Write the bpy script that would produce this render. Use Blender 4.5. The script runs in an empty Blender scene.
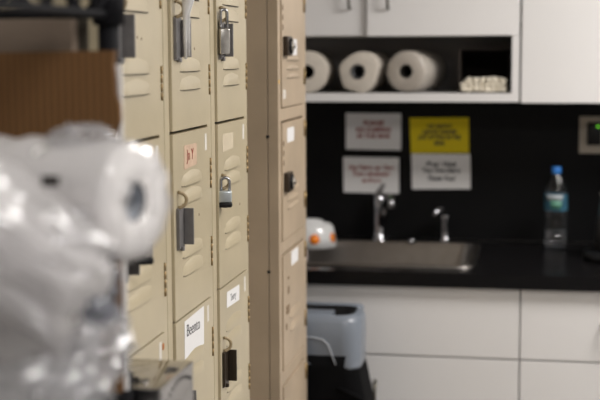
import bpy, bmesh, math, random
from mathutils import Vector, Matrix, noise
PI = math.pi
C = bpy.context.scene.collection
sc = bpy.context.scene

# ------------------------------------------------------------------ camera
EYE = Vector((0, 0, 1.505))
yaw, pitch, roll = 0.18014, 0.11440, -0.00505
fwd = Vector((-math.sin(yaw)*math.cos(pitch), math.cos(yaw)*math.cos(pitch), -math.sin(pitch)))
rt = Vector((math.cos(yaw), math.sin(yaw), 0)); up = rt.cross(fwd)
r2 = rt*math.cos(roll) + up*math.sin(roll); u2 = up*math.cos(roll) - rt*math.sin(roll)
cam_data = bpy.data.cameras.new('camera'); cam = bpy.data.objects.new('camera', cam_data); C.objects.link(cam)
cam.matrix_world = Matrix(((r2.x, u2.x, -fwd.x, EYE.x), (r2.y, u2.y, -fwd.y, EYE.y), (r2.z, u2.z, -fwd.z, EYE.z), (0, 0, 0, 1)))
cam_data.sensor_width = 36.0
cam_data.lens = 1269.97/600*36
cam_data.clip_start = 0.02
cam_data.dof.use_dof = True
cam_data.dof.focus_distance = 2.25
cam_data.dof.aperture_fstop = 3.6
sc.camera = cam

# ------------------------------------------------------------------ world, lights, exposure
sc.view_settings.view_transform = 'Standard'; sc.view_settings.look = 'None'
sc.view_settings.gamma = 1.0; sc.view_settings.exposure = -0.04
w = bpy.data.worlds.new('world'); sc.world = w; w.use_nodes = True
w.node_tree.nodes['Background'].inputs[0].default_value = (0.9, 0.95, 1, 1)
w.node_tree.nodes['Background'].inputs[1].default_value = 0.12

def area(name, loc, target, sx, sy, power, col):
    l = bpy.data.lights.new(name, 'AREA'); l.shape = 'RECTANGLE'; l.size = sx; l.size_y = sy
    l.energy = power; l.color = col
    o = bpy.data.objects.new(name, l); C.objects.link(o); o.location = loc
    o.rotation_euler = (Vector(target)-Vector(loc)).to_track_quat('-Z', 'Y').to_euler()
    return o
area('kitchen_ceiling_lamp', (1.15, 2.72, 2.46), (1.15, 2.72, 0), 1.1, 0.55, 52, (1.0, 0.965, 0.93))
area('aisle_ceiling_lamp', (0.75, 0.55, 2.46), (0.75, 0.55, 0), 1.1, 0.55, 21, (1.0, 0.97, 0.94))

# ------------------------------------------------------------------ materials
def mat(name, col, rough=0.5, metal=0.0, var=0.0, vscale=8.0, bump=0.0, bscale=60.0, spec=0.5, coat=0.0, stretch=None, trans=0.0, emis=None, estr=0, alpha=None):
    m = bpy.data.materials.new(name); m.use_nodes = True
    nt = m.node_tree; b = nt.nodes['Principled BSDF']
    b.inputs['Base Color'].default_value = (*col, 1)
    b.inputs['Roughness'].default_value = rough; b.inputs['Metallic'].default_value = metal
    b.inputs['Specular IOR Level'].default_value = spec
    b.inputs['Coat Weight'].default_value = coat; b.inputs['Coat Roughness'].default_value = 0.15
    b.inputs['Transmission Weight'].default_value = trans
    if emis: b.inputs['Emission Color'].default_value = (*emis, 1); b.inputs['Emission Strength'].default_value = estr
    if var or bump:
        tc = nt.nodes.new('ShaderNodeTexCoord'); mp = nt.nodes.new('ShaderNodeMapping')
        nt.links.new(tc.outputs['Object'], mp.inputs[0])
        if stretch: mp.inputs['Scale'].default_value = stretch
    if var:
        n = nt.nodes.new('ShaderNodeTexNoise'); n.inputs['Scale'].default_value = vscale; n.inputs['Detail'].default_value = 6
        nt.links.new(mp.outputs[0], n.inputs['Vector'])
        r = nt.nodes.new('ShaderNodeValToRGB')
        r.color_ramp.elements[0].position = 0.3; r.color_ramp.elements[1].position = 0.7
        r.color_ramp.elements[0].color = (*[c*(1-var) for c in col], 1)
        r.color_ramp.elements[1].color = (*[min(1, c*(1+var*0.6)) for c in col], 1)
        nt.links.new(n.outputs['Fac'], r.inputs[0]); nt.links.new(r.outputs[0], b.inputs['Base Color'])
    if bump:
        n2 = nt.nodes.new('ShaderNodeTexNoise'); n2.inputs['Scale'].default_value = bscale; n2.inputs['Detail'].default_value = 4
        nt.links.new(mp.outputs[0], n2.inputs['Vector'])
        bp = nt.nodes.new('ShaderNodeBump'); bp.inputs['Strength'].default_value = bump; bp.inputs['Distance'].default_value = 0.002
        nt.links.new(n2.outputs['Fac'], bp.inputs['Height']); nt.links.new(bp.outputs[0], b.inputs['Normal'])
    return m

M = {}
M['locker'] = mat('beige_enamel', (0.53, 0.455, 0.315), 0.38, var=0.10, vscale=5, bump=0.12, bscale=180, coat=0.15)
M['locker_tan'] = mat('tan_enamel', (0.50, 0.395, 0.285), 0.42, var=0.13, vscale=7, bump=0.15, bscale=160)
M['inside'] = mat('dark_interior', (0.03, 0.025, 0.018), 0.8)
M['hinge'] = mat('aged_brass', (0.30, 0.21, 0.10), 0.45, 0.7, var=0.3, vscale=90)
M['dial_brown'] = mat('brown_lock_case', (0.045, 0.032, 0.022), 0.35, 0.3)
M['dial_face'] = mat('worn_dial_face', (0.30, 0.27, 0.23), 0.4, 0.3)
M['loop'] = mat('worn_loop_paint', (0.36, 0.28, 0.17), 0.4, 0.2)
M['handle_grey'] = mat('grey_steel_handle', (0.215, 0.205, 0.205), 0.4, 0.35, var=0.2, vscale=40)
M['steel'] = mat('stainless_steel', (0.42, 0.41, 0.405), 0.10, 1.0)
M['steel_satin'] = mat('satin_steel', (0.28, 0.26, 0.245), 0.30, 1.0, var=0.1, vscale=20)
M['chrome'] = mat('chrome', (0.38, 0.38, 0.40), 0.06, 1.0)
M['lock_steel'] = mat('padlock_steel', (0.55, 0.53, 0.5), 0.25, 1.0, var=0.15, vscale=80)
M['lock_bright'] = mat('padlock_bright_steel', (0.66, 0.72, 0.76), 0.3, 0.8, var=0.1, vscale=80)
M['black_plastic'] = mat('black_plastic', (0.009, 0.009, 0.010), 0.4, spec=0.25)
M['black_metal'] = mat('black_wire', (0.006, 0.006, 0.008), 0.65, 0.0, spec=0.15)
M['paper'] = mat('white_paper', (0.80, 0.79, 0.79), 0.8)
M['tag'] = mat('label_paper', (0.72, 0.68, 0.62), 0.6)
M['pink'] = mat('aged_pink_label', (0.60, 0.43, 0.31), 0.7, var=0.12, vscale=60)
M['ghost'] = mat('glue_residue', (0.60, 0.515, 0.38), 0.7, var=0.06, vscale=60)
M['ink'] = mat('black_ink', (0.02, 0.02, 0.03), 0.6)
M['ink_grey'] = mat('grey_pencil', (0.25, 0.25, 0.26), 0.7)
M['red_ink'] = mat('dark_red_ink', (0.28, 0.03, 0.015), 0.6)
M['rust'] = mat('rust_mark', (0.45, 0.17, 0.05), 0.7)
M['yellow'] = mat('yellow_paper', (0.76, 0.60, 0.0), 0.7)
M['cab'] = mat('white_laminate', (0.76, 0.745, 0.74), 0.4, var=0.02, vscale=3)
M['cab_edge'] = mat('cabinet_carcass', (0.50, 0.47, 0.42), 0.6)
M['black_lam'] = mat('black_laminate', (0.006, 0.0055, 0.006), 0.22, spec=0.18)
M['splash'] = mat('black_splash_panel', (0.006, 0.006, 0.0065), 0.35, spec=0.12)
M['cubby'] = mat('charcoal_back_panel', (0.20, 0.19, 0.187), 0.6)
M['pull'] = mat('nickel_pull', (0.16, 0.15, 0.12), 0.35, 1.0)
M['towel'] = mat('paper_towel', (0.60, 0.545, 0.475), 0.95, var=0.06, vscale=60, bump=0.5, bscale=150)
M['towel_white'] = mat('white_paper_towel', (0.90, 0.88, 0.87), 0.95, var=0.04, vscale=60, bump=0.5, bscale=150)
M['core'] = mat('cardboard_core', (0.28, 0.2, 0.14), 0.9)
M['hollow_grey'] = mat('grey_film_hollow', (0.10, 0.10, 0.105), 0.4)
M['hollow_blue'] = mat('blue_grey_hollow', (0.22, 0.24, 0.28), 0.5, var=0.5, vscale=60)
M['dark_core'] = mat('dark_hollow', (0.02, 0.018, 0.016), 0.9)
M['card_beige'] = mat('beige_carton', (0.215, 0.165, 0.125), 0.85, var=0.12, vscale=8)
M['shade_dark'] = mat('dark_olive_shade', (0.05, 0.042, 0.03), 0.85, var=0.15, vscale=10)  # tone of the shaded locker side, for the added sheet
M['darkbox'] = mat('dark_brown_box', (0.014, 0.010, 0.008), 0.8, spec=0.15)
M['box_edge'] = mat('dark_box_rim', (0.05, 0.04, 0.034), 0.8, spec=0.2)
M['packet'] = mat('cream_packet', (0.78, 0.72, 0.60), 0.7, var=0.1, vscale=80)
M['bowl'] = mat('white_glazed_ceramic', (0.70, 0.70, 0.70), 0.15, coat=0.3)
M['orange'] = mat('orange_glaze', (0.85, 0.22, 0.01), 0.25, var=0.35, vscale=30)
M['bin_grey'] = mat('blue_grey_plastic', (0.19, 0.215, 0.255), 0.28, var=0.05, vscale=6)
M['bin_line'] = mat('pale_moulding', (0.48, 0.51, 0.56), 0.35)
M['bag_black'] = mat('black_bin_liner', (0.004, 0.004, 0.0045), 0.75, spec=0.05, bump=0.6, bscale=25)
M['bottle_blue'] = mat('blue_cap', (0.02, 0.16, 0.5), 0.4)
M['label_teal'] = mat('teal_label', (0.03, 0.11, 0.17), 0.5, var=0.5, vscale=45)
M['label_white'] = mat('white_label', (0.38, 0.42, 0.45), 0.5)
M['label_green'] = mat('green_label', (0.10, 0.28, 0.20), 0.5, var=0.4, vscale=60)
M['sponge'] = mat('pale_pink_sponge', (0.55, 0.45, 0.43), 0.9, var=0.1, vscale=60)
M['outlet'] = mat('outlet_plate', (0.50, 0.45, 0.38), 0.4)
M['led'] = mat('green_led', (0.05, 0.4, 0.02), 0.4, emis=(0.25, 1.0, 0.05), estr=0.9)
M['red_dot'] = mat('red_dot', (0.5, 0.03, 0.02), 0.4)
M['green_dot'] = mat('green_dot', (0.06, 0.25, 0.03), 0.4)
M['floor'] = mat('grey_vinyl', (0.30, 0.29, 0.28), 0.35, var=0.15, vscale=3)
M['wall'] = mat('painted_wall', (0.70, 0.69, 0.68), 0.85, var=0.04, vscale=3)
M['ceil'] = mat('ceiling_tile', (0.75, 0.74, 0.71), 0.9, bump=0.3, bscale=40)
M['lamp'] = mat('lamp_diffuser', (0.9, 0.9, 0.9), 0.5, emis=(1, 0.96, 0.9), estr=4)
M['yellow_dot'] = mat('yellow_sticker', (0.8, 0.5, 0.1), 0.6)
M['scuff'] = mat('worn_enamel', (0.22, 0.15, 0.09), 0.7)

def corrugated():
    m = mat('brown_corrugated_card', (0.17, 0.082, 0.028), 0.85)
    nt = m.node_tree; b = nt.nodes['Principled BSDF']
    tc = nt.nodes.new('ShaderNodeTexCoord'); wv = nt.nodes.new('ShaderNodeTexWave')
    wv.bands_direction = 'X'; wv.inputs['Scale'].default_value = 38; wv.inputs['Distortion'].default_value = 0.6
    nt.links.new(tc.outputs['Object'], wv.inputs['Vector'])
    r = nt.nodes.new('ShaderNodeValToRGB'); r.color_ramp.elements[0].color = (0.105, 0.046, 0.011, 1); r.color_ramp.elements[1].color = (0.18, 0.086, 0.025, 1)
    nt.links.new(wv.outputs['Fac'], r.inputs[0]); nt.links.new(r.outputs[0], b.inputs['Base Color'])
    bp = nt.nodes.new('ShaderNodeBump'); bp.inputs['Strength'].default_value = 0.4; bp.inputs['Distance'].default_value = 0.002
    nt.links.new(wv.outputs['Fac'], bp.inputs['Height']); nt.links.new(bp.outputs[0], b.inputs['Normal'])
    return m
M['corr'] = corrugated()

def plastic_film(name, opac, col, rough=0.12, gl=0.35, crease=0):
    m = bpy.data.materials.new(name); m.use_nodes = True; nt = m.node_tree
    for n in list(nt.nodes): nt.nodes.remove(n)
    out = nt.nodes.new('ShaderNodeOutputMaterial')
    tr = nt.nodes.new('ShaderNodeBsdfTransparent'); tr.inputs[0].default_value = (0.97, 0.97, 0.98, 1)
    df = nt.nodes.new('ShaderNodeBsdfDiffuse'); df.inputs[0].default_value = (*col, 1)
    tl = nt.nodes.new('ShaderNodeBsdfTranslucent'); tl.inputs[0].default_value = (*col, 1)
    gs = nt.nodes.new('ShaderNodeBsdfGlossy'); gs.inputs['Roughness'].default_value = rough
    m1 = nt.nodes.new('ShaderNodeMixShader'); m1.inputs[0].default_value = 0.35
    nt.links.new(df.outputs[0], m1.inputs[1]); nt.links.new(tl.outputs[0], m1.inputs[2])
    lw = nt.nodes.new('ShaderNodeLayerWeight'); lw.inputs[0].default_value = 0.35
    mr = nt.nodes.new('ShaderNodeMapRange'); mr.inputs['To Min'].default_value = opac; mr.inputs['To Max'].default_value = min(1, opac+0.35)
    nt.links.new(lw.outputs['Facing'], mr.inputs[0])
    m2 = nt.nodes.new('ShaderNodeMixShader')
    nt.links.new(mr.outputs[0], m2.inputs[0]); nt.links.new(tr.outputs[0], m2.inputs[1]); nt.links.new(m1.outputs[0], m2.inputs[2])
    m3 = nt.nodes.new('ShaderNodeMixShader')
    mr2 = nt.nodes.new('ShaderNodeMapRange'); mr2.inputs['To Min'].default_value = gl*0.3; mr2.inputs['To Max'].default_value = gl*1.6
    nt.links.new(lw.outputs['Facing'], mr2.inputs[0])
    nt.links.new(mr2.outputs[0], m3.inputs[0]); nt.links.new(m2.outputs[0], m3.inputs[1]); nt.links.new(gs.outputs[0], m3.inputs[2])
    nt.links.new(m3.outputs[0], out.inputs[0])
    if crease:
        tc = nt.nodes.new('ShaderNodeTexCoord'); n = nt.nodes.new('ShaderNodeTexNoise')
        n.noise_type = 'RIDGED_MULTIFRACTAL'; n.inputs['Scale'].default_value = 22; n.inputs['Detail'].default_value = 3
        n.normalize = True
        mp = nt.nodes.new('ShaderNodeMapping'); mp.inputs['Scale'].default_value = (0.6, 1, 1.6); mp.inputs['Rotation'].default_value = (0.3, 0.6, 0.2)
        nt.links.new(tc.outputs['Object'], mp.inputs[0]); nt.links.new(mp.outputs[0], n.inputs['Vector'])
        bp = nt.nodes.new('ShaderNodeBump'); bp.inputs['Strength'].default_value = crease; bp.inputs['Distance'].default_value = 0.008
        nt.links.new(n.outputs['Fac'], bp.inputs['Height'])
        for sh in (gs, df, lw): nt.links.new(bp.outputs[0], sh.inputs['Normal'])
    return m
M['film'] = plastic_film('clear_plastic_film', 0.12, (0.85, 0.86, 0.90), 0.07, 0.5)
M['film_blue'] = plastic_film('blue_grey_plastic_film', 0.45, (0.13, 0.155, 0.22), 0.07, 0.35)
M['film_soft'] = plastic_film('soft_plastic_film', 0.05, (0.5, 0.47, 0.43), 0.3, 0.10)
M['film_white'] = plastic_film('milky_plastic_film', 0.34, (0.93, 0.91, 0.915), 0.12, 0.30, crease=0.8)
M['bottle'] = plastic_film('clear_bottle_plastic', 0.0, (0.1, 0.11, 0.12), 0.05, 0.10)

# ------------------------------------------------------------------ mesh helpers
class MB:
    def __init__(s): s.v = []; s.f = []; s.mi = []; s.sm = []
    def add(s, vs, fs, mi=0, smooth=False):
        b = len(s.v); s.v += [tuple(v) for v in vs]
        for f in fs: s.f.append([b+i for i in f]); s.mi.append(mi); s.sm.append(smooth)
        return s
    def box(s, x0, x1, y0, y1, z0, z1, mi=0, bev=0.0):
        if bev <= 0:
            vs = [(x, y, z) for z in (z0, z1) for y in (y0, y1) for x in (x0, x1)]
            return s.add(vs, [(0, 2, 3, 1), (4, 5, 7, 6), (0, 1, 5, 4), (2, 6, 7, 3), (0, 4, 6, 2), (1, 3, 7, 5)], mi)
        bm = bmesh.new(); bmesh.ops.create_cube(bm, size=1)
        for v in bm.verts: v.co = Vector(((x0+x1)/2+v.co.x*(x1-x0), (y0+y1)/2+v.co.y*(y1-y0), (z0+z1)/2+v.co.z*(z1-z0)))
        bmesh.ops.bevel(bm, geom=list(bm.edges), offset=bev, segments=3, affect='EDGES', profile=0.5)
        bm.verts.index_update()
        s.add([v.co for v in bm.verts], [[v.index for v in f.verts] for f in bm.faces], mi, True); bm.free(); return s
    def lathe(s, prof, c=(0, 0, 0), axis=(0, 0, 1), n=28, mi=0, smooth=True, mis=None):
        q = Vector((0, 0, 1)).rotation_difference(Vector(axis).normalized()); c = Vector(c)
        vs = []
        for r, z in prof:
            for k in range(n):
                a = 2*PI*k/n; vs.append(c + q @ Vector((r*math.cos(a), r*math.sin(a), z)))
        for i in range(len(prof)-1):
            fs = [(i*n+k, i*n+(k+1) % n, (i+1)*n+(k+1) % n, (i+1)*n+k) for k in range(n)]
            s.v_dummy = 0
            if i == 0: b = len(s.v); s.v += [tuple(v) for v in vs]
            for f in fs: s.f.append([b+j for j in f]); s.mi.append(mis[i] if mis else mi); s.sm.append(smooth)
        return s
    def tube(s, pts, r, n=10, mi=0, closed=False):
        pts = [Vector(p) for p in pts]; rs = r if isinstance(r, (list, tuple)) else [r]*len(pts)
        vs = []; prev = None; L = len(pts)
        for i, p in enumerate(pts):
            if closed: t = pts[(i+1) % L]-pts[(i-1) % L]
            else: t = pts[min(i+1, L-1)]-pts[max(i-1, 0)]
            t.normalize()
            if prev is None:
                a = Vector((0, 0, 1)) if abs(t.z) < 0.9 else Vector((1, 0, 0)); nrm = t.cross(a).normalized()
            else: nrm = (prev - t*prev.dot(t)).normalized()
            prev = nrm; bn = t.cross(nrm)
            for k in range(n):
                a = 2*PI*k/n; vs.append(p+(nrm*math.cos(a)+bn*math.sin(a))*rs[i])
        fs = [(i*n+k, i*n+(k+1) % n, ((i+1) % L)*n+(k+1) % n, ((i+1) % L)*n+k) for i in range(L if closed else L-1) for k in range(n)]
        if not closed: fs += [tuple(range(n-1, -1, -1)), tuple((L-1)*n+k for k in range(n))]
        return s.add(vs, fs, mi, True)
    def build(s, name, mats, parent=None, loc=None, bevel=0, autosmooth=True):
        me = bpy.data.meshes.new(name); me.from_pydata(s.v, [], s.f)
        if not isinstance(mats, (list, tuple)): mats = [mats]
        for m in mats: me.materials.append(M[m] if isinstance(m, str) else m)
        me.polygons.foreach_set('material_index', s.mi); me.polygons.foreach_set('use_smooth', s.sm)
        bm = bmesh.new(); bm.from_mesh(me); bmesh.ops.recalc_face_normals(bm, faces=bm.faces); bm.to_mesh(me); bm.free()
        me.update()
        o = bpy.data.objects.new(name, me); C.objects.link(o)
        if parent: o.parent = parent
        if loc: o.location = loc
        if bevel:
            b = o.modifiers.new('bevel', 'BEVEL'); b.width = bevel; b.segments = 2; b.limit_method = 'ANGLE'
        return o

def tag(o, label=None, cat=None, group=None, kind=None):
    if label: o['label'] = label
    if cat: o['category'] = cat
    if group: o['group'] = group
    if kind: o['kind'] = kind
    return o
def thing(name, label, cat, loc=(0, 0, 0), rz=0, group=None):
    o = bpy.data.objects.new(name, None); o.empty_display_size = 0.05; C.objects.link(o)
    o.location = loc; o.rotation_euler.z = rz
    return tag(o, label, cat, group)
def struct(name, mb, m): return tag(mb.build(name, m), kind='structure')
def copy_tree(o, parent=None):
    c = o.copy(); C.objects.link(c); c.parent = parent
    for ch in list(o.children): copy_tree(ch, c)
    return c
def text(name, body, m, parent, origin, ex, ez, size, depth=0.0004, shear=0.0, align='CENTER', bold=0.0):
    """lettering as real mesh; ex = direction of writing, ez = up"""
    cu = bpy.data.curves.new('t', 'FONT'); cu.body = body; cu.size = size; cu.extrude = depth/2; cu.align_x = align; cu.align_y = 'CENTER'; cu.shear = shear; cu.offset = bold
    t = bpy.data.objects.new('t', cu); C.objects.link(t)
    bpy.context.view_layer.update()
    me = bpy.data.meshes.new_from_object(t.evaluated_get(bpy.context.evaluated_depsgraph_get()))
    bpy.data.objects.remove(t); bpy.data.curves.remove(cu)
    ex = Vector(ex).normalized(); ez = Vector(ez).normalized(); n = ex.cross(ez)
    R = Matrix((ex, ez, n)).transposed()
    me.transform(R.to_4x4()); me.materials.clear(); me.materials.append(M[m])
    o = bpy.data.objects.new(name, me); C.objects.link(o); o.parent = parent; o.location = origin
    return o

# ------------------------------------------------------------------ the room
struct('floor', MB().box(-0.98, 2.6, -1.8, 4.1, -0.05, 0), 'floor')
struct('ceiling', MB().box(-0.98, 2.6, -1.8, 4.1, 2.52, 2.57), 'ceil')
struct('wall_left', MB().box(-1.04, -0.98, -1.8, 4.1, 0, 2.52), 'wall')
struct('wall_right', MB().box(2.6, 2.66, -1.8, 4.1, 0, 2.52), 'wall')
struct('wall_back', MB().box(-0.98, 2.6, 4.04, 4.1, 0, 2.52), 'wall')
struct('wall_front', MB().box(-0.98, 2.6, -1.86, -1.8, 0, 2.52), 'wall')
struct('trim_1', MB().box(-0.98, 2.6, 4.03, 4.04, 0.915, 1.60), 'splash')
struct('baseboard_left', MB().box(-0.98, -0.965, -1.8, 0.5, 0, 0.1), 'black_plastic')
for nm, (x, y), lb in (('ceiling_light', (1.15, 2.72), 'recessed ceiling light panel nearer the kitchen counter'), ('ceiling_light', (0.75, 0.55), 'recessed ceiling light panel over the aisle beside the shelf')):
    t = thing(nm, lb, 'ceiling light', (x, y, 2.52))
    f = MB(); f.box(-.60, .60, -.32, -.29, -.03, 0).box(-.60, .60, .29, .32, -.03, 0).box(-.60, -.57, -.29, .29, -.03, 0).box(.57, .60, -.29, .29, -.03, 0)
    f.build('frame', 'cab', t)
    MB().box(-.569, .569, -.289, .289, -.015, -.003).build('diffuser', 'lamp', t)

# ------------------------------------------------------------------ bank of beige box lockers on the left
FX = -0.559          # plane of the door faces
TZ = [1.685, 1.380, 1.075, 0.770, 0.465, 0.160]    # tier bottoms
def louvre(mb, x, y0, y1, z, h=0.023, d=0.0048, mi=0, dark=1, kind='arch'):
    """pressed louvre: bulges out of the sheet, open along its lower edge"""
    nu, nw = 14, 6; vs = []
    for i in range(nu+1):
        u = i/nu; e = min(1, (1-(2*u-1)**4))**0.5 if kind == 'arch' else min(1, 6*u, 6*(1-u))
        for j in range(nw+1):
            t = j/nw
            vs.append((x + d*e*math.cos(t*PI/2)**0.8 if t < 1 else x, y0+(y1-y0)*u, z + h*t*(0.55+0.45*e*(1-0.5*abs(2*u-1)))))
    fs = [(i*(nw+1)+j, (i+1)*(nw+1)+j, (i+1)*(nw+1)+j+1, i*(nw+1)+j+1) for i in range(nu) for j in range(nw)]
    mb.add(vs, fs, mi, True)
    mb.box(x-0.001, x+0.0004, y0, y1, z-0.0012, z+0.0010, dark)  # slot opening, with the shadow line under the lip painted dark

def locker_tower(y0, label, w=0.295, widths=(0.030, 0.265), tag_on=None):
    t = thing('locker', label, 'locker', (FX, y0, 0), 0, None)
    b = MB()
    b.box(-0.40, -0.024, 0.0015, w-0.0015, 0.10, 2.02)                      # body
    b.box(-0.024, -0.0045, 0.0015, widths[0]-0.0016, 0.10, 2.02)            # left stile
    b.box(-0.024, -0.0045, widths[1]+0.0018, w-0.0015, 0.10, 2.02)          # right stile
    b.box(-0.024, -0.0045, widths[0], widths[1], 0.10, 0.157).box(-0.024, -0.0045, widths[0], widths[1], 1.993, 2.02)
    b.build('body', 'locker', t, bevel=0.0012)
    b = MB(); b.box(-0.39, -0.03, 0.004, w-0.004, 0, 0.0995)
    b.build('base', 'inside', t)
    b = MB(); b.box(-0.0235, -0.0225, widths[0], widths[1], 0.16, 1.992)
    b.build('interior_shade', 'inside', t)
    for k, z in enumerate(TZ):
        d = MB(); g = 0.007 if z > 1.3 and z < 1.5 else 0.0035
        d.box(-0.018, 0, widths[0], widths[1], z+g/2, z+0.305-0.0018, 0)
        for dz in (0.068, 0.098, 0.187, 0.216):
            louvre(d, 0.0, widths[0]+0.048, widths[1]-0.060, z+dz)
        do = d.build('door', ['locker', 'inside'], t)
        for dz in (0.055, 0.195):
            h = MB()
            for q in range(4): h.tube([(0.0008, widths[1]+0.0005, z+dz+q*0.0135), (0.0008, widths[1]+0.0005, z+dz+q*0.0135+0.0125)], 0.0022, 8)
            h.build('hinge', 'hinge', do)
        h = MB(); ya = widths[0]
        h.box(0.0, 0.003, ya+0.012, ya+0.052, z+0.116, z+0.184)
        h.box(0.003, 0.0055, ya+0.012, ya+0.016, z+0.118, z+0.182)
        h.tube([(0.004, ya+0.033, z+0.113), (0.004, ya+0.033, z+0.12)], 0.004, 10)
        h.box(0.003, 0.019, ya+0.048, ya+0.052, z+0.121, z+0.181)
        if not (k == 2 and y0 > 2.1): h.build('handle', 'dial_brown' if k == 3 and y0 > 2.1 else 'handle_grey', do, bevel=0.0008)
        lp = MB(); pts = [(0.001+0.0125*math.sin(a), ya+0.022+0.006*math.sin(a), z+0.197+0.0125*math.cos(a)) for a in [PI*i/12 for i in range(13)]]
        lp.tube(pts, 0.0030, 8); lp.build('lock_loop', 'loop', do)
        if k > 0:
            MB().box(0, 0.0004, widths[1]-0.035, widths[1]-0.022, z+0.264, z+0.293).build('number_label', 'tag', do)
    return t
towers = [locker_tower(1.620, 'beige metal locker column nearest the camera, partly behind the plastic bags'),
          locker_tower(1.915, 'middle beige locker column, with the pink label and taped white name sheet'),
          locker_tower(2.210, 'far beige locker column, hung with two padlocks, beside the dark gap')]
def doors_of(t):
    ds = [c for c in t.children if c.name.startswith('door')]
    return sorted(ds, key=lambda o: -min(v.co.z for v in o.data.vertices))
bpy.context.view_layer.update()
D = [doors_of(t) for t in towers]
# paper stuck to the doors (coordinates relative to the column)
def sticker(door, name, m, y0, y1, z0, z1, yo, th=0.0006, lab=None, x=0.0, n=None):
    o = MB().box(x, x+th, y0-yo, y1-yo, z0, z1).build(name, m, door)
    if lab: o['label'] = lab
    return o
def quad_sheet(door, name, m, pts, yo, lab, th=0.0006):
    mb = MB(); vs = [(0.0002, y-yo, z) for y, z in pts] + [(th, y-yo, z) for y, z in pts]
    mb.add(vs, [(0, 1, 2, 3), (7, 6, 5, 4), (0, 4, 5, 1), (1, 5, 6, 2), (2, 6, 7, 3), (3, 7, 4, 0)])
    o = mb.build(name, m, door); o['label'] = lab; return o
Y2, Y3, Y1 = 1.915, 2.210, 1.620
quad_sheet(D[1][2], 'name_label', 'pink', [(2.008, 1.317), (2.07, 1.314), (2.094, 1.325), (2.092, 1.352), (2.066, 1.361), (2.012, 1.357)][0:1]+[(2.088, 1.320), (2.090, 1.356), (2.010, 1.357)], Y2, 'faded pink name label')
text('handwriting', 'Jn Y', 'red_ink', D[1][2], (0.0009, 2.046-Y2, 1.339), (0, 1, 0), (0, 0, 1), 0.026)
quad_sheet(D[1][3], 'name_sheet', 'paper', [(1.994, 1.003), (2.120, 1.001), (2.122, 1.068), (1.996, 1.066)], Y2, 'white name sheet')
text('handwriting', 'Beento', 'ink', D[1][3], (0.0009, 2.050-Y2, 1.045), (0, 1, -0.04), (0, 0, 1), 0.030, bold=-0.0003)
quad_sheet(D[2][3], 'name_label', 'paper', [(2.292, 1.030), (2.396, 1.026), (2.398, 1.056), (2.294, 1.060)], Y3, 'small white name label')
text('handwriting', 'Terry', 'ink_grey', D[2][3], (0.0009, 2.344-Y3, 1.043), (0, 1, 0), (0, 0, 1), 0.020)
quad_sheet(D[2][2], 'glue_mark', 'ghost', [(2.272, 1.326), (2.358, 1.328), (2.358, 1.358), (2.272, 1.359)], Y3, 'pale glue mark of a missing label')
for dr, y, z in ((D[2][2], 2.41, 1.214), (D[1][2], 2.10, 1.232), (D[1][1], 2.085, 1.515), (D[0][1], 1.79, 1.528), (D[0][1], 1.77, 1.53)):
    yo = {0: Y1, 1: Y2, 2: Y3}[[i for i in range(3) if dr in D[i]][0]]
    MB().lathe([(0, 0.0006), (0.0022, 0.0004), (0.0026, 0)], (0, y-yo, z), (1, 0, 0), 12).build('chip', 'scuff', dr)
MB().lathe([(0, 0.0006), (0.005, 0.0004), (0.006, 0)], (0.0005, 1.871-Y1, 1.053), (1, 0, 0), 12).build('rust_spot', 'rust', D[0][3])

def padlock(loc, rz, label, w=0.034, h=0.036, t=0.016, body='lock_steel', shackle=0.022, bumper=False, tilt=0.0):
    o = thing('padlock', label, 'padlock', loc, rz, 'padlocks on the beige lockers'); o.rotation_euler.y = tilt
    z1 = -shackle
    b = MB()
    if bumper:
        b.box(-w/2, w/2, -t/2, t/2, z1-h*0.72, z1, 0, 0.003)
        b.build('lock_body', body, o)
        MB().box(-w/2-0.001, w/2+0.001, -t/2-0.001, t/2+0.001, z1-h-0.001, z1-h*0.70, 0, 0.004).build('bumper', 'black_plastic', o)
    else:
        n = 7
        for i in range(n): pass
        b.box(-w/2, w/2, -t/2, t/2, z1-h, z1, 0, 0.003)
        b.build('lock_body', body, o)
    r = w*0.32; s = MB()
    pts = [(-r, 0, z1-0.004)] + [(-r*math.cos(a), 0, -r*0.9+0.003+r*math.sin(a)) for a in [PI*i/12 for i in range(13)]] + [(r, 0, z1-0.004)]
    s.tube(pts, 0.0030, 10); s.build('shackle', 'chrome', o)
    MB().lathe([(0.0001, 0), (0.004, 0), (0.004, 0.0015), (0.0001, 0.0015)], (0, 0, z1-h-0.0016), (0, 0, 1), 14).build('keyway', 'black_plastic', o)
    return o
padlock((-0.549, 2.254, 1.582), 0.6, 'tall steel padlock hanging from the top door of the far beige column', w=0.020, h=0.047, t=0.014, shackle=0.030)
padlock((-0.550, 2.254, 1.277), 0.25, 'small bright padlock with a black lower half on the far beige column', w=0.024, h=0.030, t=0.015, body='lock_bright', bumper=True, shackle=0.020)
padlock((-0.5310, 1.688, 1.267), 0.3, 'dark bumpered padlock half hidden beside the plastic wrapped roll', w=0.028, h=0.030, t=0.016, bumper=True, shackle=0.022)
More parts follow.
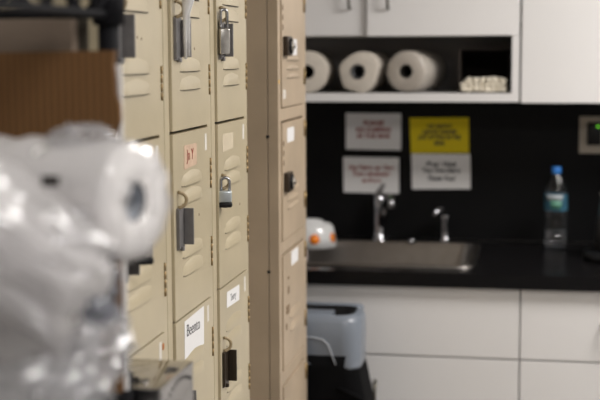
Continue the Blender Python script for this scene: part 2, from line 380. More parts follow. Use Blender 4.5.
# white strap threaded through the loop of the middle column's top door
st = MB()
pp = [(-0.552, 1.958, 1.640), (-0.540, 1.962, 1.612), (-0.538, 1.966, 1.590), (-0.542, 1.968, 1.566), (-0.543, 1.970, 1.535), (-0.543, 1.972, 1.498)]
ww = [0.012, 0.018, 0.016, 0.007, 0.006, 0.0045]
for s_ in (0, 1):
    vs = []
    for (x, y, z), q in zip(pp, ww):
        for dx, dy in ((-q/2, -0.001), (q/2, -0.001), (q/2, 0.001), (-q/2, 0.001)): vs.append((x+dx+s_*0.004, y+dy+s_*0.003, z+s_*0.004))
    st.add(vs, [(i*4+k, i*4+(k+1) % 4, (i+1)*4+(k+1) % 4, (i+1)*4+k) for i in range(5) for k in range(4)] + [(0, 1, 2, 3), (20, 23, 22, 21)], 0, True)
tag(st.build('strap', 'paper'), 'white folded strap hanging over the top handle of the middle beige locker', 'strap')

# ------------------------------------------------------------------ tan locker column further back
BX, BY0, BY1 = -0.550, 2.752, 3.123
t = thing('locker', 'tan locker column with built-in dial locks, standing past the dark gap', 'locker', (BX, BY0, 0))
W = BY1-BY0
b = MB(); b.box(-0.38, -0.0285, 0.023, W, 0.06, 2.02)
b.build('body', 'locker_tan', t, bevel=0.001)
b = MB(); b.box(-0.0270, -0.003, 0.023, 0.049, 0.06, 2.02).box(-0.0270, -0.003, 0.327, W, 0.06, 2.02)
for z in (1.9, 1.658, 1.353, 1.050, 0.745, 0.44, 0.135): b.box(-0.0270, -0.003, 0.049, 0.327, z+0.0015, z+0.030 if z < 1.8 else 2.02)
b.build('face_frame', 'locker_tan', t, bevel=0.0015)
MB().box(-0.0282, -0.0275, 0.049, 0.329, 0.14, 1.9).build('interior_shade', 'inside', t)
MB().box(-0.36, -0.02, 0.033, W-0.01, 0, 0.06).build('base', 'inside', t)
for z in (1.322, 1.016): MB().lathe([(0.0, -0.002), (0.0035, -0.0015), (0.004, 0.0)], (-0.028, 0.023, z), (0, 1, 0), 14).build('screw', 'black_metal', t)
MB().lathe([(0, 0.001), (0.004, 0.001), (0.0045, 0)], (-0.003, 0.029, 1.444), (1, 0, 0), 14).build('sticker', 'yellow_dot', t)
tiers = [(1.688, 1.898, None), (1.386, 1.655, 1.50), (1.0835, 1.350, 1.192), (0.783, 1.047, None), (0.473, 0.742, 0.60), (0.168, 0.437, 0.30)]
for z0, z1, lk in tiers:
    d = MB(); d.box(-0.020, 0.0, 0.051, 0.325, z0, z1)
    
    if lk:
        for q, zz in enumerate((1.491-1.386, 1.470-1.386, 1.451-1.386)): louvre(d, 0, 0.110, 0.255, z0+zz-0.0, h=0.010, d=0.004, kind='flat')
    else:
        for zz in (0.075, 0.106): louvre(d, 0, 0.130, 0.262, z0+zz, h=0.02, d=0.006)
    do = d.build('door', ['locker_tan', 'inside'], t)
    if lk:
        h = MB(); h.box(0, 0.013, 0.062, 0.116, lk+0.001, lk+0.045, 0, 0.003)
        h.build('lock_plate', 'dial_brown', do)
        h = MB(); h.lathe([(0.017, 0.0128), (0.017, 0.017), (0.014, 0.019), (0.006, 0.0195), (0.006, 0.023), (0.0, 0.0235)], (0, 0.088, lk+0.023), (1, 0, 0), 24, mis=[0, 0, 1, 1, 0])
        h.build('combination_dial', ['black_plastic', 'dial_face'], do)
        h = MB()
        for q in range(3): h.box(0, 0.0012, 0.060, 0.066, z1-0.052-q*0.022, z1-0.040-q*0.022)
        h.build('rivets', 'scuff', do)
    for dz in (0.22, 0.045):
        h = MB(); h.tube([(0.0015, 0.329, z0+dz), (0.0015, 0.329, z0+dz+0.040)], 0.0035, 8); h.build('hinge', 'hinge', do)
    if lk == 1.50: o = MB().box(0, 0.0006, 0.150, 0.235, 1.503, 1.540).build('number_label', 'paper', do)
    if lk == 1.50: o = MB().box(0, 0.0006, 0.060, 0.090, 1.405, 1.425).build('tape_mark', 'tag', do)
    if lk == 1.192: o = MB().box(0, 0.0006, 0.107, 0.190, 1.303, 1.336).build('number_label', 'paper', do)
    if z0 == 0.783:
        MB().box(0, 0.0006, 0.150, 0.235, 1.010, 1.043).build('number_label', 'paper', do)
        h = MB().box(0, 0.0012, 0.105, 0.118, 0.985, 0.991).box(0, 0.0012, 0.105, 0.118, 0.950, 0.968).box(0, 0.0012, 0.085, 0.118, 0.905, 0.925).box(0, 0.0012, 0.08, 0.09, 0.87, 0.885)
        h.build('worn_slots', 'scuff', do)

# ------------------------------------------------------------------ kitchen: base cabinets
def pull(parent, c, horiz=False, L=0.096):
    """slim bow handle standing 28 mm off the front"""
    m = MB(); x, y, z = c; pts = []
    for i in range(17):
        s = -1+2*i/16; a = L/2*s; off = 0.028*(1-abs(s)**6)
        pts.append((x+a, y-off, z) if horiz else (x, y-off, z+a))
    m.tube(pts, 0.0042, 10); return m.build('handle', 'pull', parent)
def front(parent, name, x0, x1, z0, z1, y=3.43, th=0.018, h=None, hz=False):
    o = MB().box(x0+0.0012, x1-0.0012, y, y+th, z0, z1).build(name, 'cab', parent, bevel=0.0012)
    if h: pull(o, (h[0], y, h[1]), hz)
    return o
def base_unit(label, x0, x1, split, drawer_handle, door_handles):
    t = thing('base_cabinet', label, 'cabinet', (0, 0, 0), 0, 'base cabinets under the black counter')
    MB().box(x0+0.001, x1-0.001, 4.01, 4.029, 0.12, 0.872).box(x0+0.001, x0+0.019, 3.449, 4.01, 0.12, 0.872).box(x1-0.019, x1-0.001, 3.449, 4.01, 0.12, 0.872).box(x0+0.001, x1-0.001, 3.449, 4.029, 0.10, 0.12).box(x0+0.001, x1-0.001, 3.50, 4.029, 0, 0.10).box(x0+0.019, x1-0.019, 3.449, 3.46, 0.66, 0.69).build('carcass', 'cab_edge', t)
    front(t, 'drawer', x0+0.0002, x1-0.0002, 0.6785, 0.872, h=drawer_handle, hz=True)
    xs = [x0+0.0002]+split+[x1-0.0002]
    for i in range(len(xs)-1): front(t, 'door', xs[i], xs[i+1], 0.105, 0.6735, h=door_handles[i])
    return t
base_unit('double white base cabinet under the sink, beside the grey bin', -0.88, -0.0215, [-0.448], None, [(-0.485, 0.56), (-0.413, 0.555)])
base_unit('white base cabinet with a drawer at the right under the water bottle', -0.0208, 0.424, [], (0.242, 0.778), [(0.39, 0.56)])
base_unit('white base cabinet out at the far right end of the counter', 0.428, 1.30, [0.864], (0.864, 0.780), [(0.83, 0.56), (0.90, 0.56)])

# counter with a cut-out for the sink
SX0, SX1, SY0, SY1 = -0.74, -0.160, 3.500, 3.938
c = MB(); z0, z1 = 0.8735, 0.913
c.box(-0.98, SX0, 3.41, 4.029, z0, z1).box(SX1, 1.34, 3.41, 4.029, z0, z1).box(SX0, SX1, 3.41, SY0, z0, z1).box(SX0, SX1, SY1, 4.029, z0, z1)
tag(c.build('countertop', 'black_lam'), 'long black laminate worktop running along the back wall', 'worktop')
t = thing('sink', 'stainless steel drop-in sink set in the black worktop', 'sink', ((SX0+SX1)/2, (SY0+SY1)/2, 0.913))
hw, hd = (SX1-SX0)/2, (SY1-SY0)/2
def rr(hx, hy, r, z, n=6):
    pts = []
    for cx, cy, a0 in ((hx-r, hy-r, 0), (-hx+r, hy-r, PI/2), (-hx+r, -hy+r, PI), (hx-r, -hy+r, 3*PI/2)):
        for i in range(n+1): a = a0+PI/2*i/n; pts.append((cx+r*math.cos(a), cy+r*math.sin(a), z))
    return pts
def loft(mb, rings, mi=0, cap0=False, cap1=False, smooth=True):
    n = len(rings[0]); vs = [p for r in rings for p in r]
    fs = [(i*n+k, i*n+(k+1) % n, (i+1)*n+(k+1) % n, (i+1)*n+k) for i in range(len(rings)-1) for k in range(n)]
    if cap0: fs.append(tuple(range(n)))
    if cap1: fs.append(tuple((len(rings)-1)*n+k for k in range(n)))
    mb.add(vs, fs, mi, smooth)
m = MB(); loft(m, [rr(hw+0.014, hd+0.014, .05, 0.0008), rr(hw+0.014, hd+0.014, .05, 0.004), rr(hw+0.006, hd+0.006, .045, 0.007), rr(hw-0.006, hd-0.006, .04, 0.005)])
m.build('rim', 'steel_satin', t)
m = MB(); loft(m, [rr(hw-0.006, hd-0.006, .04, 0.005), rr(hw-0.012, hd-0.012, .045, -0.01), rr(hw-0.022, hd-0.022, .06, -0.15), rr(hw-0.05, hd-0.05, .05, -0.165)], cap1=True)
m.build('basin', 'steel_satin', t)
MB().lathe([(0.0001, -0.163), (0.035, -0.163), (0.042, -0.161), (0.045, -0.164)], (0, 0, 0)).build('drain', 'chrome', t)
MB().lathe([(0.012, 0), (0.012, 0.006), (0.008, 0.011), (0.0001, 0.012)], (0.088, 0.208, 0.0065), n=18).build('hole_cover', 'chrome', t)

# faucet
t = thing('faucet', 'tall chrome mixer tap with raised lever behind the sink', 'tap', (-0.470, 3.985, 0.913))
MB().lathe([(0.0001, 0), (0.028, 0), (0.028, 0.006), (0.020, 0.012), (0.0165, 0.03), (0.0165, 0.10), (0.019, 0.125), (0.016, 0.150), (0.0001, 0.155)]).build('body', 'chrome', t)
MB().tube([(0.004, -0.004, 0.05), (0.018, -0.02, 0.10), (0.032, -0.05, 0.138), (0.043, -0.085, 0.150), (0.050, -0.11, 0.140), (0.052, -0.118, 0.118)], [0.013, 0.013, 0.012, 0.011, 0.011, 0.012]).build('spout', 'chrome', t)
MB().tube([(0, 0, 0.150), (0.004, 0.0, 0.162), (0.016, -0.012, 0.182)], [0.013, 0.010, 0.007]).build('lever', 'handle_grey', t)
MB().lathe([(0.0001, 0), (0.004, 0), (0.004, 0.002), (0.0001, 0.003)], (0.047, -0.105, 0.152), n=12).build('marker', 'green_dot', t)
t = thing('soap_dispenser', 'short curved chrome dispenser at the right end of the sink', 'dispenser', (-0.262, 3.985, 0.913))
MB().lathe([(0.0001, 0), (0.020, 0), (0.020, 0.006), (0.013, 0.014), (0.0115, 0.03), (0.0115, 0.070), (0.014, 0.085), (0.010, 0.095), (0.0001, 0.097)]).build('body', 'chrome', t)
MB().tube([(0, 0, 0.08), (0.0, -0.01, 0.098), (-0.012, -0.03, 0.106), (-0.026, -0.045, 0.100), (-0.030, -0.05, 0.088)], [0.010, 0.010, 0.009, 0.008, 0.007]).build('spout', 'chrome', t)

# bowl, sponge
t = thing('bowl', 'white bowl with orange fruit pattern, upside down beside the sink', 'bowl', (-0.655, 3.800, 0.9205))
m = MB(); m.lathe([(0.0001, 0.072), (0.030, 0.073), (0.031, 0.080), (0.034, 0.080), (0.036, 0.073), (0.056, 0.070), (0.066, 0.060), (0.071, 0.035), (0.077, 0.0), (0.074, 0.0), (0.067, 0.034), (0.060, 0.060), (0.0001, 0.067)], n=48)
m.build('shell', 'bowl', t)
for a in (-1.30, -0.32, -2.4, 0.9, 2.2, -3.3):
    mm = MB(); vs = [(0, 0, 0)]; n = 20; cz = 0.030
    def onb(aa, z): r = 0.0745 + (0.0-0.006)*(z-0.0)/0.035*1.0 + 0.0012; r = 0.0778-0.006*z/0.035; return (r*math.cos(aa), r*math.sin(aa), z)
    vs = [onb(a, cz)] + [onb(a+0.22*math.cos(2*PI*i/n), cz+0.0155*math.sin(2*PI*i/n)) for i in range(n)] + [onb(a, cz+0.0)]
    mm.add(vs[:n+1], [(0, i+1, (i+1) % n+1) for i in range(n)], 0, True)
    s = mm.build('orange_motif', 'orange', t)
    sd = s.modifiers.new('thick', 'SOLIDIFY'); sd.thickness = 0.0008
tag(MB().box(-0.678, -0.628, 3.53, 3.60, 0.9205, 0.921).build('x', 'sponge'), '', '') if False else None
t = tag(MB().box(-0.672, -0.618, 3.478, 3.512, 0.9208, 0.955, 0, 0.006).build('sponge', 'sponge'), 'pale pink sponge on the front rim of the sink, by the tan lockers', 'sponge')

# water bottle
t = thing('water_bottle', 'clear plastic water bottle with blue cap on the black worktop', 'bottle', (0.078, 3.90, 0.9135))
prof = [(0.0001, 0.004), (0.020, 0.003), (0.030, 0.0), (0.034, 0.006), (0.035, 0.02)]
for i in range(5): prof += [(0.0325, 0.028+i*0.016), (0.035, 0.036+i*0.016)]
prof += [(0.0345, 0.115), (0.0345, 0.165), (0.033, 0.175), (0.026, 0.200), (0.015, 0.222), (0.0125, 0.228), (0.0125, 0.236)]
MB().lathe(prof, n=32).build('shell', 'bottle', t)
MB().lathe([(0.0352, 0.118), (0.0352, 0.168)], n=32).build('label', 'label_teal', t)
def arc_patch(r, a0, a1, z0, z1, n=10):
    vs = []
    for i in range(n+1):
        a = a0+(a1-a0)*i/n
        for rr_ in (r, r+0.0006):
            for z in (z0, z1): vs.append((rr_*math.cos(a), rr_*math.sin(a), z))
    fs = []
    for i in range(n):
        b_ = i*4; c_ = b_+4
        fs += [(b_, c_, c_+1, b_+1), (b_+2, b_+3, c_+3, c_+2), (b_+1, c_+1, c_+3, b_+3), (b_, b_+2, c_+2, c_)]
    return MB().add(vs, fs, 0, True)
arc_patch(0.0354, -2.4, -1.0, 0.150, 0.167).build('label_band', 'label_white', t)
arc_patch(0.0354, -2.0, -1.1, 0.124, 0.150).build('label_badge', 'label_green', t)
MB().lathe([(0.0142, 0.230), (0.0142, 0.247), (0.013, 0.249), (0.0001, 0.249)], n=24).build('cap', 'bottle_blue', t)
MB().lathe([(0.0001, 0.006), (0.032, 0.006), (0.0325, 0.055), (0.0001, 0.055)], n=24).build('water', plastic_film('water', 0.05, (0.4, 0.42, 0.44), 0.05, 0.12), t)

# kettle at the right edge, on its base
t = thing('kettle', 'stainless kettle on a black base at the right edge of the worktop', 'kettle', (0.262, 3.72, 0.9135))
MB().lathe([(0.0001, 0), (0.105, 0), (0.110, 0.006), (0.106, 0.022), (0.075, 0.026), (0.0001, 0.026)], n=40).build('base', 'black_plastic', t)
MB().lathe([(0.068, 0.028), (0.074, 0.034), (0.072, 0.10), (0.060, 0.19), (0.054, 0.205), (0.0001, 0.21)], n=40).build('body', 'steel_satin', t)
MB().lathe([(0.050, 0.208), (0.045, 0.222), (0.012, 0.228), (0.010, 0.240), (0.0001, 0.242)], n=30).build('lid', 'black_plastic', t)
MB().tube([(0.05, 0, 0.20), (0.09, 0, 0.205), (0.115, 0, 0.17), (0.112, 0, 0.10), (0.075, 0, 0.06)], 0.009).build('handle', 'black_plastic', t)
MB().tube([(-0.035, -0.04, 0.165), (-0.055, -0.062, 0.185), (-0.062, -0.07, 0.20)], [0.016, 0.011, 0.008]).build('spout', 'steel_satin', t)

# outlet with plug
t = thing('wall_outlet', 'beige power outlet on the black splashback with a plug in it', 'outlet', (0.184, 4.03, 1.2515))
MB().box(-0.036, 0.036, -0.005, -0.0003, -0.057, 0.057, 0, 0.002).build('plate', 'outlet', t)
MB().box(-0.013, 0.030, -0.035, -0.0052, -0.030, 0.040, 0, 0.005).build('plug', 'black_plastic', t)
MB().lathe([(0.0001, -0.003), (0.0035, -0.002), (0.004, 0)], (0.019, -0.0352, 0.028), (0, 1, 0), 12).build('indicator', 'led', t)

# signs on the splashback
def sign(label, pts, m, lines, ink, shear=0.2):
    xs = [p[0] for p in pts]; zs = [p[1] for p in pts]; cx, cz = sum(xs)/4, sum(zs)/4
    t = thing('paper_sign', label, 'sign', (cx, 4.0295, cz), 0, 'paper signs on the black splashback')
    mb = MB(); vs = [(x-cx, -0.001, z-cz) for x, z in pts]+[(x-cx, -0.0002, z-cz) for x, z in pts]
    mb.add(vs, [(0, 1, 2, 3), (7, 6, 5, 4), (0, 4, 5, 1), (1, 5, 6, 2), (2, 6, 7, 3), (3, 7, 4, 0)]); mb.build('sheet', m, t)
    for ln, s, y, w_ in lines:          # words, letter size, height on the sheet, width of the line
        o = text('lettering', ln, ink, t, (0, -0.0014, y), (1, 0, 0), (0, 0, 1), s, shear=shear, bold=0.0008)
        wd = max(v.co.x for v in o.data.vertices)-min(v.co.x for v in o.data.vertices)
        for v in o.data.vertices: v.co.x *= w_/wd
    return t
sign('dim white sign, upper left of the four, in dark red capitals', [(-0.583, 1.201), (-0.406, 1.199), (-0.406, 1.316), (-0.583, 1.317)], 'paper',
     [('PLEASE', 0.019, 0.027, 0.066), ('NO DUMPING', 0.021, 0.005, 0.112), ('IN THE SINK', 0.019, -0.015, 0.108)], 'red_ink', 0.1)
sign('white sign with red italic writing, lower left, just above the tap', [(-0.590, 1.062), (-0.412, 1.060), (-0.412, 1.175), (-0.592, 1.176)], 'paper',
     [('Hot Water, use Time', 0.019, 0.024, 0.146), ('Turn clockwise', 0.022, 0.004, 0.122), ('to Reset', 0.019, -0.017, 0.060)], 'red_ink')
sign('bright yellow sign with dark lettering, upper right of the four', [(-0.374, 1.190), (-0.191, 1.192), (-0.193, 1.304), (-0.379, 1.302)], 'yellow',
     [("YOU MUSTN'T", 0.016, 0.028, 0.080), ('LEAVE DISHES', 0.016, 0.011, 0.108), ('JUST SITTING IN THE', 0.018, -0.006, 0.134), ('SINK', 0.017, -0.025, 0.034)], 'ink', 0.1)
sign('white thank-you sign directly below the yellow one', [(-0.370, 1.075), (-0.185, 1.078), (-0.187, 1.1885), (-0.373, 1.1885)], 'paper',
     [('Please Wash', 0.020, 0.023, 0.096), ('Your Own Dishes', 0.020, 0.003, 0.120), ('Thank You!', 0.021, -0.022, 0.088)], 'ink')

# ------------------------------------------------------------------ wall cabinets
t = thing('wall_cabinet', 'white double wall cabinet above the open shelf with towel rolls', 'cabinet', group='white wall cabinets')
WX0, WX1, WY = -0.93, -0.0355, 3.76
MB().box(WX0, WX1, WY+0.019, 4.029, 1.556, 2.30).build('carcass', 'cab_edge', t)
MB().box(WX0, WX0+0.02, WY+0.001, 4.029, 1.363, 1.5555).build('side_panel', 'cab', t)
MB().box(-0.057, WX1, WY+0.001, 4.029, 1.363, 1.5555).build('side_panel', 'cab', t)
MB().box(WX0+0.0205, -0.0575, WY+0.001, 4.018, 1.363, 1.388).build('shelf', 'cab', t)
MB().box(WX0+0.0205, -0.0575, 4.0185, 4.0285, 1.388, 1.5555).build('back_panel', 'cubby', t)
front(t, 'door', WX0+0.001, -0.4825, 1.558, 2.30, WY, h=(-0.532, 1.685))
# right door stands very slightly open, hinged at its right edge
dr = MB().box(-0.443, 0, -0.018, 0, 1.556, 2.30).build('door', 'cab', t, loc=(-0.037, WY+0.0185, 0), bevel=0.0012); dr.rotation_euler.z = 0.040
pull(dr, (-0.381, -0.018, 1.683))
t = thing('wall_cabinet', 'tall plain white wall cabinet hanging lower at the right', 'cabinet', group='white wall cabinets')
MB().box(-0.0305, 0.565, WY+0.019, 4.029, 1.36, 2.30).build('carcass', 'cab_edge', t)
front(t, 'door', -0.031, 0.565, 1.36, 2.30, WY, h=(0.52, 1.45))
t = thing('wall_cabinet', 'white wall cabinet beyond the right edge of the picture', 'cabinet', group='white wall cabinets')
MB().box(0.568, 1.165, WY+0.019, 4.029, 1.36, 2.30).build('carcass', 'cab_edge', t)
front(t, 'door', 0.567, 1.165, 1.36, 2.30, WY, h=(0.61, 1.45))

# paper towel rolls on the open shelf
def towel_roll(label, c, axis, R=0.063, L=0.23, r=0.021, paper='towel', film=None, group=None, wob=0.0, hollow='dark_core'):
    """c = centre of the near end"""
    ax = Vector(axis).normalized()
    t = thing('paper_towel_roll', label, 'paper towel roll', c, 0, group)
    m = MB(); prof = [(r, 0.0), (R-0.004, 0.0), (R-0.001, 0.0015), (R, 0.005), (R, L-0.005), (R-0.004, L), (r, L)]
    m.lathe(prof, (0, 0, 0), ax, 40)
    for i, v in enumerate(m.v):
        p = Vector(v); n_ = noise.noise(p*18+Vector(c)*7)*wob; rad = p-ax*p.dot(ax)
        m.v[i] = tuple(p+rad*n_)
    m.build('paper', paper, t)
    m = MB(); m.lathe([(r-0.0005, 0.002), (r-0.0005, L-0.002), (r-0.003, L-0.002), (r-0.003, 0.002), (r-0.0005, 0.002)], (0, 0, 0), ax, 28)
    m.lathe([(0.0001, L*0.5), (r-0.003, L*0.5)], (0, 0, 0), ax, 28)
    m.build('core', hollow, t)
    if film:
        m = MB(); F = R+0.003; random.seed(5)
        m.lathe([(r*1.05, -0.006), (0.030, -0.008), (R*0.8, -0.008), (F-0.002, -0.004), (F, 0.004)]+[(F+0.0015*math.sin(i*2.1), 0.01+(L-0.02)*i/14) for i in range(15)]+[(F-0.003, L+0.006), (R*0.6, L+0.012), (0.015, L+0.02)], (0, 0, 0), ax, 72)
        for i, v in enumerate(m.v):
            p = Vector(v); a_ = 1-abs(noise.noise(p*28+Vector(c)*5)); rad = p-ax*p.dot(ax)
            m.v[i] = tuple(p+rad*0.07*(a_-0.75)*(1 if p.dot(ax) > 0.002 else 0.3)+ax*0.004*noise.noise(p*60))
        m.build('wrapper', film, t)
        M_ = None
    return t
G = 'paper towel rolls on the open shelf'
zc = 1.388+0.0638
towel_roll('leftmost paper towel roll on the open shelf, cut off by the tan lockers', (-0.662, 3.768, zc), (-0.05, 1, 0), 0.0622, 0.23, group=G)
towel_roll('middle paper towel roll on the open shelf, seen end on', (-0.509, 3.765, zc), (0.06, 1, 0), 0.0615, 0.23, wob=0.25, group=G, hollow='hollow_grey')
towel_roll('right paper towel roll on the open shelf, turned and wrapped in plastic', (-0.366, 3.768, 1.388+0.0645), (0.25, 1, 0), 0.0590, 0.21, film='film_soft', group=G)

# dark box with packets
t = thing('storage_box', 'dark open-fronted box at the right end of the open shelf', 'box', (-0.138, 3.79, 1.3885))
MB().box(-0.072, 0.072, 0.0, 0.185, 0, 0.003).box(-0.072, -0.069, 0.0, 0.185, 0.003, 0.125).box(0.069, 0.072, 0.0, 0.185, 0.003, 0.125).box(-0.069, 0.069, 0.182, 0.185, 0.003, 0.125).box(-0.072, 0.072, 0.0, 0.185, 0.125, 0.128).build('shell', 'darkbox', t)
MB().box(-0.0735, -0.0705, -0.002, -0.0003, 0, 0.128).build('rim', 'box_edge', t)
random.seed(11)
base = None; k = 0
for row, (cnt, zz) in enumerate(((8, 0.0065), (8, 0.0205), (6, 0.034))):
    for dep in range(2 if row < 2 else 1):
        for i in range(cnt):
            x = -0.058+ (0.116/(cnt-1))*i*(1 if row < 2 else 0.85)+random.uniform(-.002, .002)+(0.012 if row == 2 else 0)
            y = 0.006+dep*0.028+random.uniform(-.003, .003)
            if base is None:
                m = MB(); m.box(-0.0095, 0.0095, -0.013, 0.013, -0.0070, 0.0070, 0, 0.004)
                for j, v in enumerate(m.v): m.v[j] = tuple(Vector(v)*(1+0.25*noise.noise(Vector(v)*160)))
                base = m.build('packet', 'packet'); o = base
                tag(o, 'small cream paper packet heaped in the dark box on the open shelf', 'packet', 'packets in the dark box')
            else: o = base.copy(); C.objects.link(o)
            o.location = (-0.138+x, 3.79+y, 1.3915+zz+random.uniform(-.0005, .0015)); o.rotation_euler = (random.uniform(-.25, .25), random.uniform(-.45, .45), random.uniform(-.5, .5))

# ------------------------------------------------------------------ grey bin with black liner
t = thing('trash_bin', 'blue-grey lidded bin with a black liner, between the lockers and cabinets', 'bin', (-0.60, 3.262, 0))
def rrc(hx, hy, r, z, cx=0, cy=0, n=6): return [(x+cx, y+cy, z_) for x, y, z_ in rr(hx, hy, r, z, n)]
m = MB(); loft(m, [rrc(.135, .085, .03, 0.0), rrc(.15, .095, .03, 0.01), rrc(.165, .105, .035, 0.70), rrc(.165, .105, .035, 0.712)], cap0=True, cap1=True)
m.build('body', 'black_plastic', t)
m = MB(); rings = []
zs = [0.735, 0.70, 0.66, 0.60, 0.54, 0.47, 0.42]
for i, z in enumerate(zs):
    bul = [0, 0.002, 0.010, 0.022, 0.036, 0.040, 0.030][i]; rg = rrc(.168+bul, .106+bul*0.3, .04, z, 0.0, 0, 12)
    rings.append([(x+0.006*noise.noise(Vector((x*30, y*30, z*14))), y+0.004*noise.noise(Vector((x*30+5, y*30, z*14))), zz) for x, y, zz in rg])
loft(m, rings); o = m.build('liner', 'bag_black', t); sd = o.modifiers.new('thick', 'SOLIDIFY'); sd.thickness = 0.001
MB().tube([(0.12, -0.118, 0.655), (0.165, -0.112, 0.635), (0.205, -0.10, 0.605), (0.215, -0.07, 0.57), (0.213, -0.03, 0.54)], 0.006).build('liner_tie', 'bag_black', t)
LZ = -0.016
m = MB(); loft(m, [rrc(.176, .082, .035, 0.715+LZ, 0, -.02), rrc(.177, .086, .045, 0.722+LZ, 0, -.02), rrc(.179, .087, .05, 0.80+LZ, 0, -.02), rrc(.178, .084, .05, 0.835+LZ, 0, -.02), rrc(.172, .076, .045, 0.849+LZ, 0, -.02), rrc(.158, .066, .04, 0.853+LZ, 0, -.02)], cap0=True)
loft(m, [rrc(.158, .066, .04, 0.853+LZ, 0, -.02), rrc(.154, .062, .04, 0.846+LZ, 0, -.02), rrc(.150, .058, .04, 0.82+LZ, 0, -.02)], 1, cap1=True)
m.build('lid', ['bin_grey', 'black_plastic'], t)
m = MB(); loft(m, [rrc(.166, .020, .018, 0.80, 0, .072), rrc(.166, .020, .018, 0.830, 0, .072), rrc(.160, .015, .015, 0.836, 0, .072)], cap0=True, cap1=True)
m.build('lid_rear_ridge', 'bin_grey', t)
MB().box(-.13, .10, -.075, -.01, 0.806, 0.8365, 0, 0.004).build('swing_flap', 'bin_grey', t)
yy = -.1085
MB().tube([(-.14, yy, .785), (-.02, yy, .785), (0.06, yy, .782), (0.085, yy, .777), (0.098, yy, .762), (0.108, yy, .735), (0.116, yy+.001, .712)], 0.0015, 8).build('moulded_line', 'bin_line', t)

# ------------------------------------------------------------------ black wire shelving at the left
t = thing('wire_shelf', 'black wire shelving unit at the left edge, with a zigzag truss rim', 'shelf')
SXR, SXL, SYF, SYB = -0.475, -0.93, 0.72, 1.397
pi_ = 0
for x in (SXR, SXL):
    for y in (SYF, SYB):
        MB().tube([(x, y, 0.0), (x, y, 1.95)], 0.0123, 14).build('post', 'black_metal', t)
def wire_level(z, truss=True):
    m = MB(); hi, lo = z, z-0.033
    for zz in (hi, lo):
        m.tube([(SXR, SYF, zz), (SXR, SYB, zz)], 0.0050, 8); m.tube([(SXL, SYF, zz), (SXL, SYB, zz)], 0.0050, 8)
        m.tube([(SXL, SYF, zz), (SXR, SYF, zz)], 0.0050, 8); m.tube([(SXL, SYB, zz), (SXR, SYB, zz)], 0.0050, 8)
    def zig(a, b, n):
        a = Vector(a); b = Vector(b); pts = []
        for i in range(2*n+1):
            p = a+(b-a)*(i/(2*n)); p.z = lo if i % 2 else hi; pts.append(p)
        for i in range(2*n): m.tube([pts[i], pts[i+1]], 0.0038, 6)
    zig((SXR, SYB, 0), (SXR, SYF, 0), 9); zig((SXR, SYB, 0), (SXL, SYB, 0), 8); zig((SXL, SYF, 0), (SXR, SYF, 0), 7); zig((SXL, SYB, 0), (SXL, SYF, 0), 9)
    y = SYF+0.02
    while y < SYB-0.005: m.tube([(SXL, y, hi+0.0025), (SXR, y, hi+0.0025)], 0.0017, 5); y += 0.025
    for x in (SXR, SXL):
        for yy in (SYF, SYB): m.lathe([(0.0124, lo-0.012), (0.0180, lo-0.012), (0.0200, hi+0.008), (0.0124, hi+0.008)], (x, yy, 0), n=16)
    m.build('wire_tray', 'black_metal', t)
SH = 1.125
for z in (1.584, SH, 0.70, 0.25): wire_level(z)

# beige carton under the top tray and the brown flattened box in front
t = thing('carton', 'beige cardboard carton behind the brown flattened box on the shelf', 'box', (-0.468, 1.245, SH+0.005))
MB().box(-0.42, 0.013, -0.04, 0.0, 0, 0.374, 0, 0.002).build('front_panel', 'card_beige', t) if False else None
m = MB(); m.box(-0.36, 0.010, 0.0, 0.017, 0, 0.345); m.box(-0.36, -0.0, -0.16, 0.0, 0, 0.001)
t_ = t
bpy.data.objects.remove(t)
t = thing('carton', 'beige cardboard carton behind the brown flattened box on the shelf', 'box', (-0.5020, 1.3535, SH+0.0035))
MB().box(-0.40, 0, 0, 0.018, 0, 0.417).build('body', 'card_beige', t, bevel=0.002)
MB().box(-0.215, -0.165, -0.0006, -0.0001, 0.002, 0.374).build('tape', 'card_beige', t)
t = thing('shade_sheet', 'added dark sheet behind the beige carton, standing for shade by the post', 'shade sheet', (-0.4935, 1.3755, SH+0.0035))
MB().box(-0.40, 0, 0, 0.006, 0, 0.417).build('sheet', 'shade_dark', t)  # added sheet: shade on the locker side beyond, put into its colour
t = thing('flattened_box', 'brown corrugated box folded flat, standing on the black shelf', 'box', (-0.4475, 1.333, SH+0.003))
m = MB(); vs = []; n = 26
H_ = 0.379
for i in range(n+1):
    s = i/n; z = H_*s; e = 0.0025*noise.noise(Vector((0, 0, z*40)))+(0.004 if 0.80 < s < 0.86 else 0)
    for (x, y) in ((-0.42, 0), (e, 0), (e-0.001, 0.012), (-0.42, 0.012)): vs.append((x, y, z+((0.009*(x+0.12)/0.12 if x < -0.1 else 0.0)*0.25+0.003 if i == n else 0)))
m.add(vs, [(i*4+k, i*4+(k+1) % 4, (i+1)*4+(k+1) % 4, (i+1)*4+k) for i in range(n) for k in range(4)]+[(0, 1, 2, 3), (n*4, n*4+3, n*4+2, n*4+1)])
m.build('brown_side', 'corr', t)
MB().box(-0.418, 0.0035, 0.0125, 0.016, 0, H_-0.012).build('white_side', 'paper', t)

# ------------------------------------------------------------------ stainless bin in front of the nearest lockers
t = thing('steel_cabinet', 'mirror-like stainless steel box with an arc of slots, before the lockers', 'steel box', (-0.426, 1.56, 0))
m = MB(); m.box(-0.122, 0, -0.143, 0, 0, 1.111, 0, 0.0015); m.build('body', 'steel', t)
m = MB()
for i in range(9):
    s_ = i/8; y = 1.438-1.56+0.108*s_; z = 1.082+0.021*math.sin(PI*(0.12+0.72*s_))
    m.lathe([(0.0001, 0.0004), (0.0030, 0.0004), (0.0032, -0.0005)], (0.0002, y, z), (1, 0, 0), 10)
m.build('vent_holes', 'black_plastic', t)

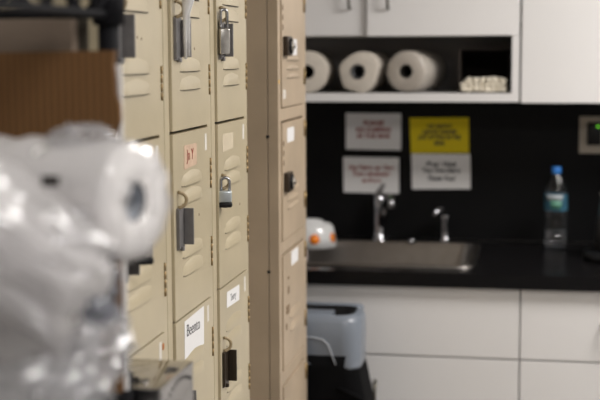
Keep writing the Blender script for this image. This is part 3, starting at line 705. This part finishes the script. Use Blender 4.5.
# ------------------------------------------------------------------ plastic wrapped rolls and bags spilling off the shelf
t = towel_roll('large plastic-wrapped paper towel roll at front left, its round end facing right', (-0.3535, 1.100, 1.373), (-0.950, 0.285, 0.0), 0.0520, 0.23, 0.019, paper='towel_white', film='film_white', wob=0.04, hollow='hollow_blue')
MB().box(-0.068, -0.052, -0.050, -0.0485, 0.018, 0.027).build('dark_sticker', 'darkbox', t)
towel_roll('plastic-wrapped paper towel roll slanting down below the large one', (-0.372, 1.000, 1.297), (-0.74, 0.05, 0.50), 0.042, 0.24, 0.014, paper='towel_white', film='film_white', wob=0.04, hollow='bin_grey')
towel_roll('plastic-wrapped paper towel roll lowest in the heap at the left edge', (-0.410, 1.085, 1.226), (-0.97, 0.1, 0.0), 0.050, 0.24, 0.016, paper='towel_white', film='film_white', wob=0.04, hollow='bin_grey')

def crumpled(name, label, c, rad, seed, amp=0.32, sub=5, m_='film', parts=None, freq=1.0):
    bm = bmesh.new(); bmesh.ops.create_icosphere(bm, subdivisions=sub, radius=1)
    off = Vector((seed*3.1, seed*1.7, seed*0.9))
    for v in bm.verts:
        p = v.co.copy(); q = p*1.6*freq+off
        r1 = abs(noise.noise(q)); r2_ = abs(noise.noise(q*2.3+off)); r3 = abs(noise.noise(q*5.1))
        k = 1-amp*(1.5*r1+0.9*r2_+0.5*r3)+amp*0.6
        v.co = Vector((p.x*rad[0]*k, p.y*rad[1]*k, p.z*rad[2]*k))
    me = bpy.data.meshes.new(name); bm.to_mesh(me); bm.free()
    for p in me.polygons: p.use_smooth = (p.index % 4 == 0)
    me.materials.append(M[m_]); o = bpy.data.objects.new(name, me); C.objects.link(o); o.location = c
    return tag(o, label, 'plastic bag', 'clear plastic bags heaped at the left')
def pillow_bag(label, c, wx, hz, th, rot, seed, m_='film_white', folds=7.0, amp=0.007):
    """a soft, half filled bag: two sheets joined along their rim, creased by long folds"""
    n, k = 60, 50; rings = []; off = Vector((seed*2.3, seed*1.1, seed*4.7)); mb = MB()
    for side in (-1, 1):
        vs = []
        for j in range(k+1):
            for i in range(n+1):
                u = -1+2*i/n; v = -1+2*j/k; edge = max(0.0, (1-u**4)*(1-v**4))**0.5
                f = abs(noise.noise(Vector((u*1.2, v*folds, side*3))+off))*2+abs(noise.noise(Vector((u*4, v*9, side*5))+off))
                x = wx*u*(1+0.10*noise.noise(Vector((v*3, side*0, seed)))); z = hz*v*(1+0.14*noise.noise(Vector((u*3, 7, seed))))
                y = side*(th*edge)+side*edge*amp*(f-0.6)+0.02*noise.noise(Vector((u*1.3, v*1.3, 9))+off)
                vs.append((x, y, z))
        fs = [(j*(n+1)+i, j*(n+1)+i+1, (j+1)*(n+1)+i+1, (j+1)*(n+1)+i) for j in range(k) for i in range(n)]
        mb.add(vs, fs, 0, True)
    o = mb.build('plastic_bag', m_); o.location = c; o.rotation_euler = rot
    return tag(o, label, 'plastic bag', 'clear plastic bags heaped at the left')
crumpled('plastic_bag', 'crumpled clear plastic bag lying on top of the large wrapped roll', (-0.405, 1.112, 1.430), (0.030, 0.016, 0.012), 3, 0.5, 4)
crumpled('plastic_bag', 'sparkling crumpled clear bag at the lower right of the heap', (-0.375, 1.060, 1.247), (0.026, 0.035, 0.034), 1, 0.7, 4)
crumpled('plastic_bag', 'blue-grey crumpled bag below the round end of the large roll', (-0.386, 1.08, 1.303), (0.020, 0.024, 0.026), 2, 0.6, 4, m_='film_blue')
crumpled('plastic_bag', 'small dark blue-grey bag just above the sparkling clear bag', (-0.357, 1.010, 1.290), (0.016, 0.014, 0.010), 7, 0.6, 4, m_='film_blue')
crumpled('plastic_bag', 'clear bag nearest the camera in the bottom left corner', (-0.398, 0.95, 1.228), (0.055, 0.035, 0.030), 4, 0.7, 4)
crumpled('plastic_bag', 'small crumpled clear bag tucked between the large roll and the milky bag', (-0.376, 1.000, 1.358), (0.016, 0.014, 0.020), 6, 0.6, 4)
pillow_bag('loose milky bag draped over the left of the heap, creased by long slanting folds', (-0.420, 0.925, 1.375), 0.100, 0.050, 0.018, (0.15, 0.62, 0.10), 5)
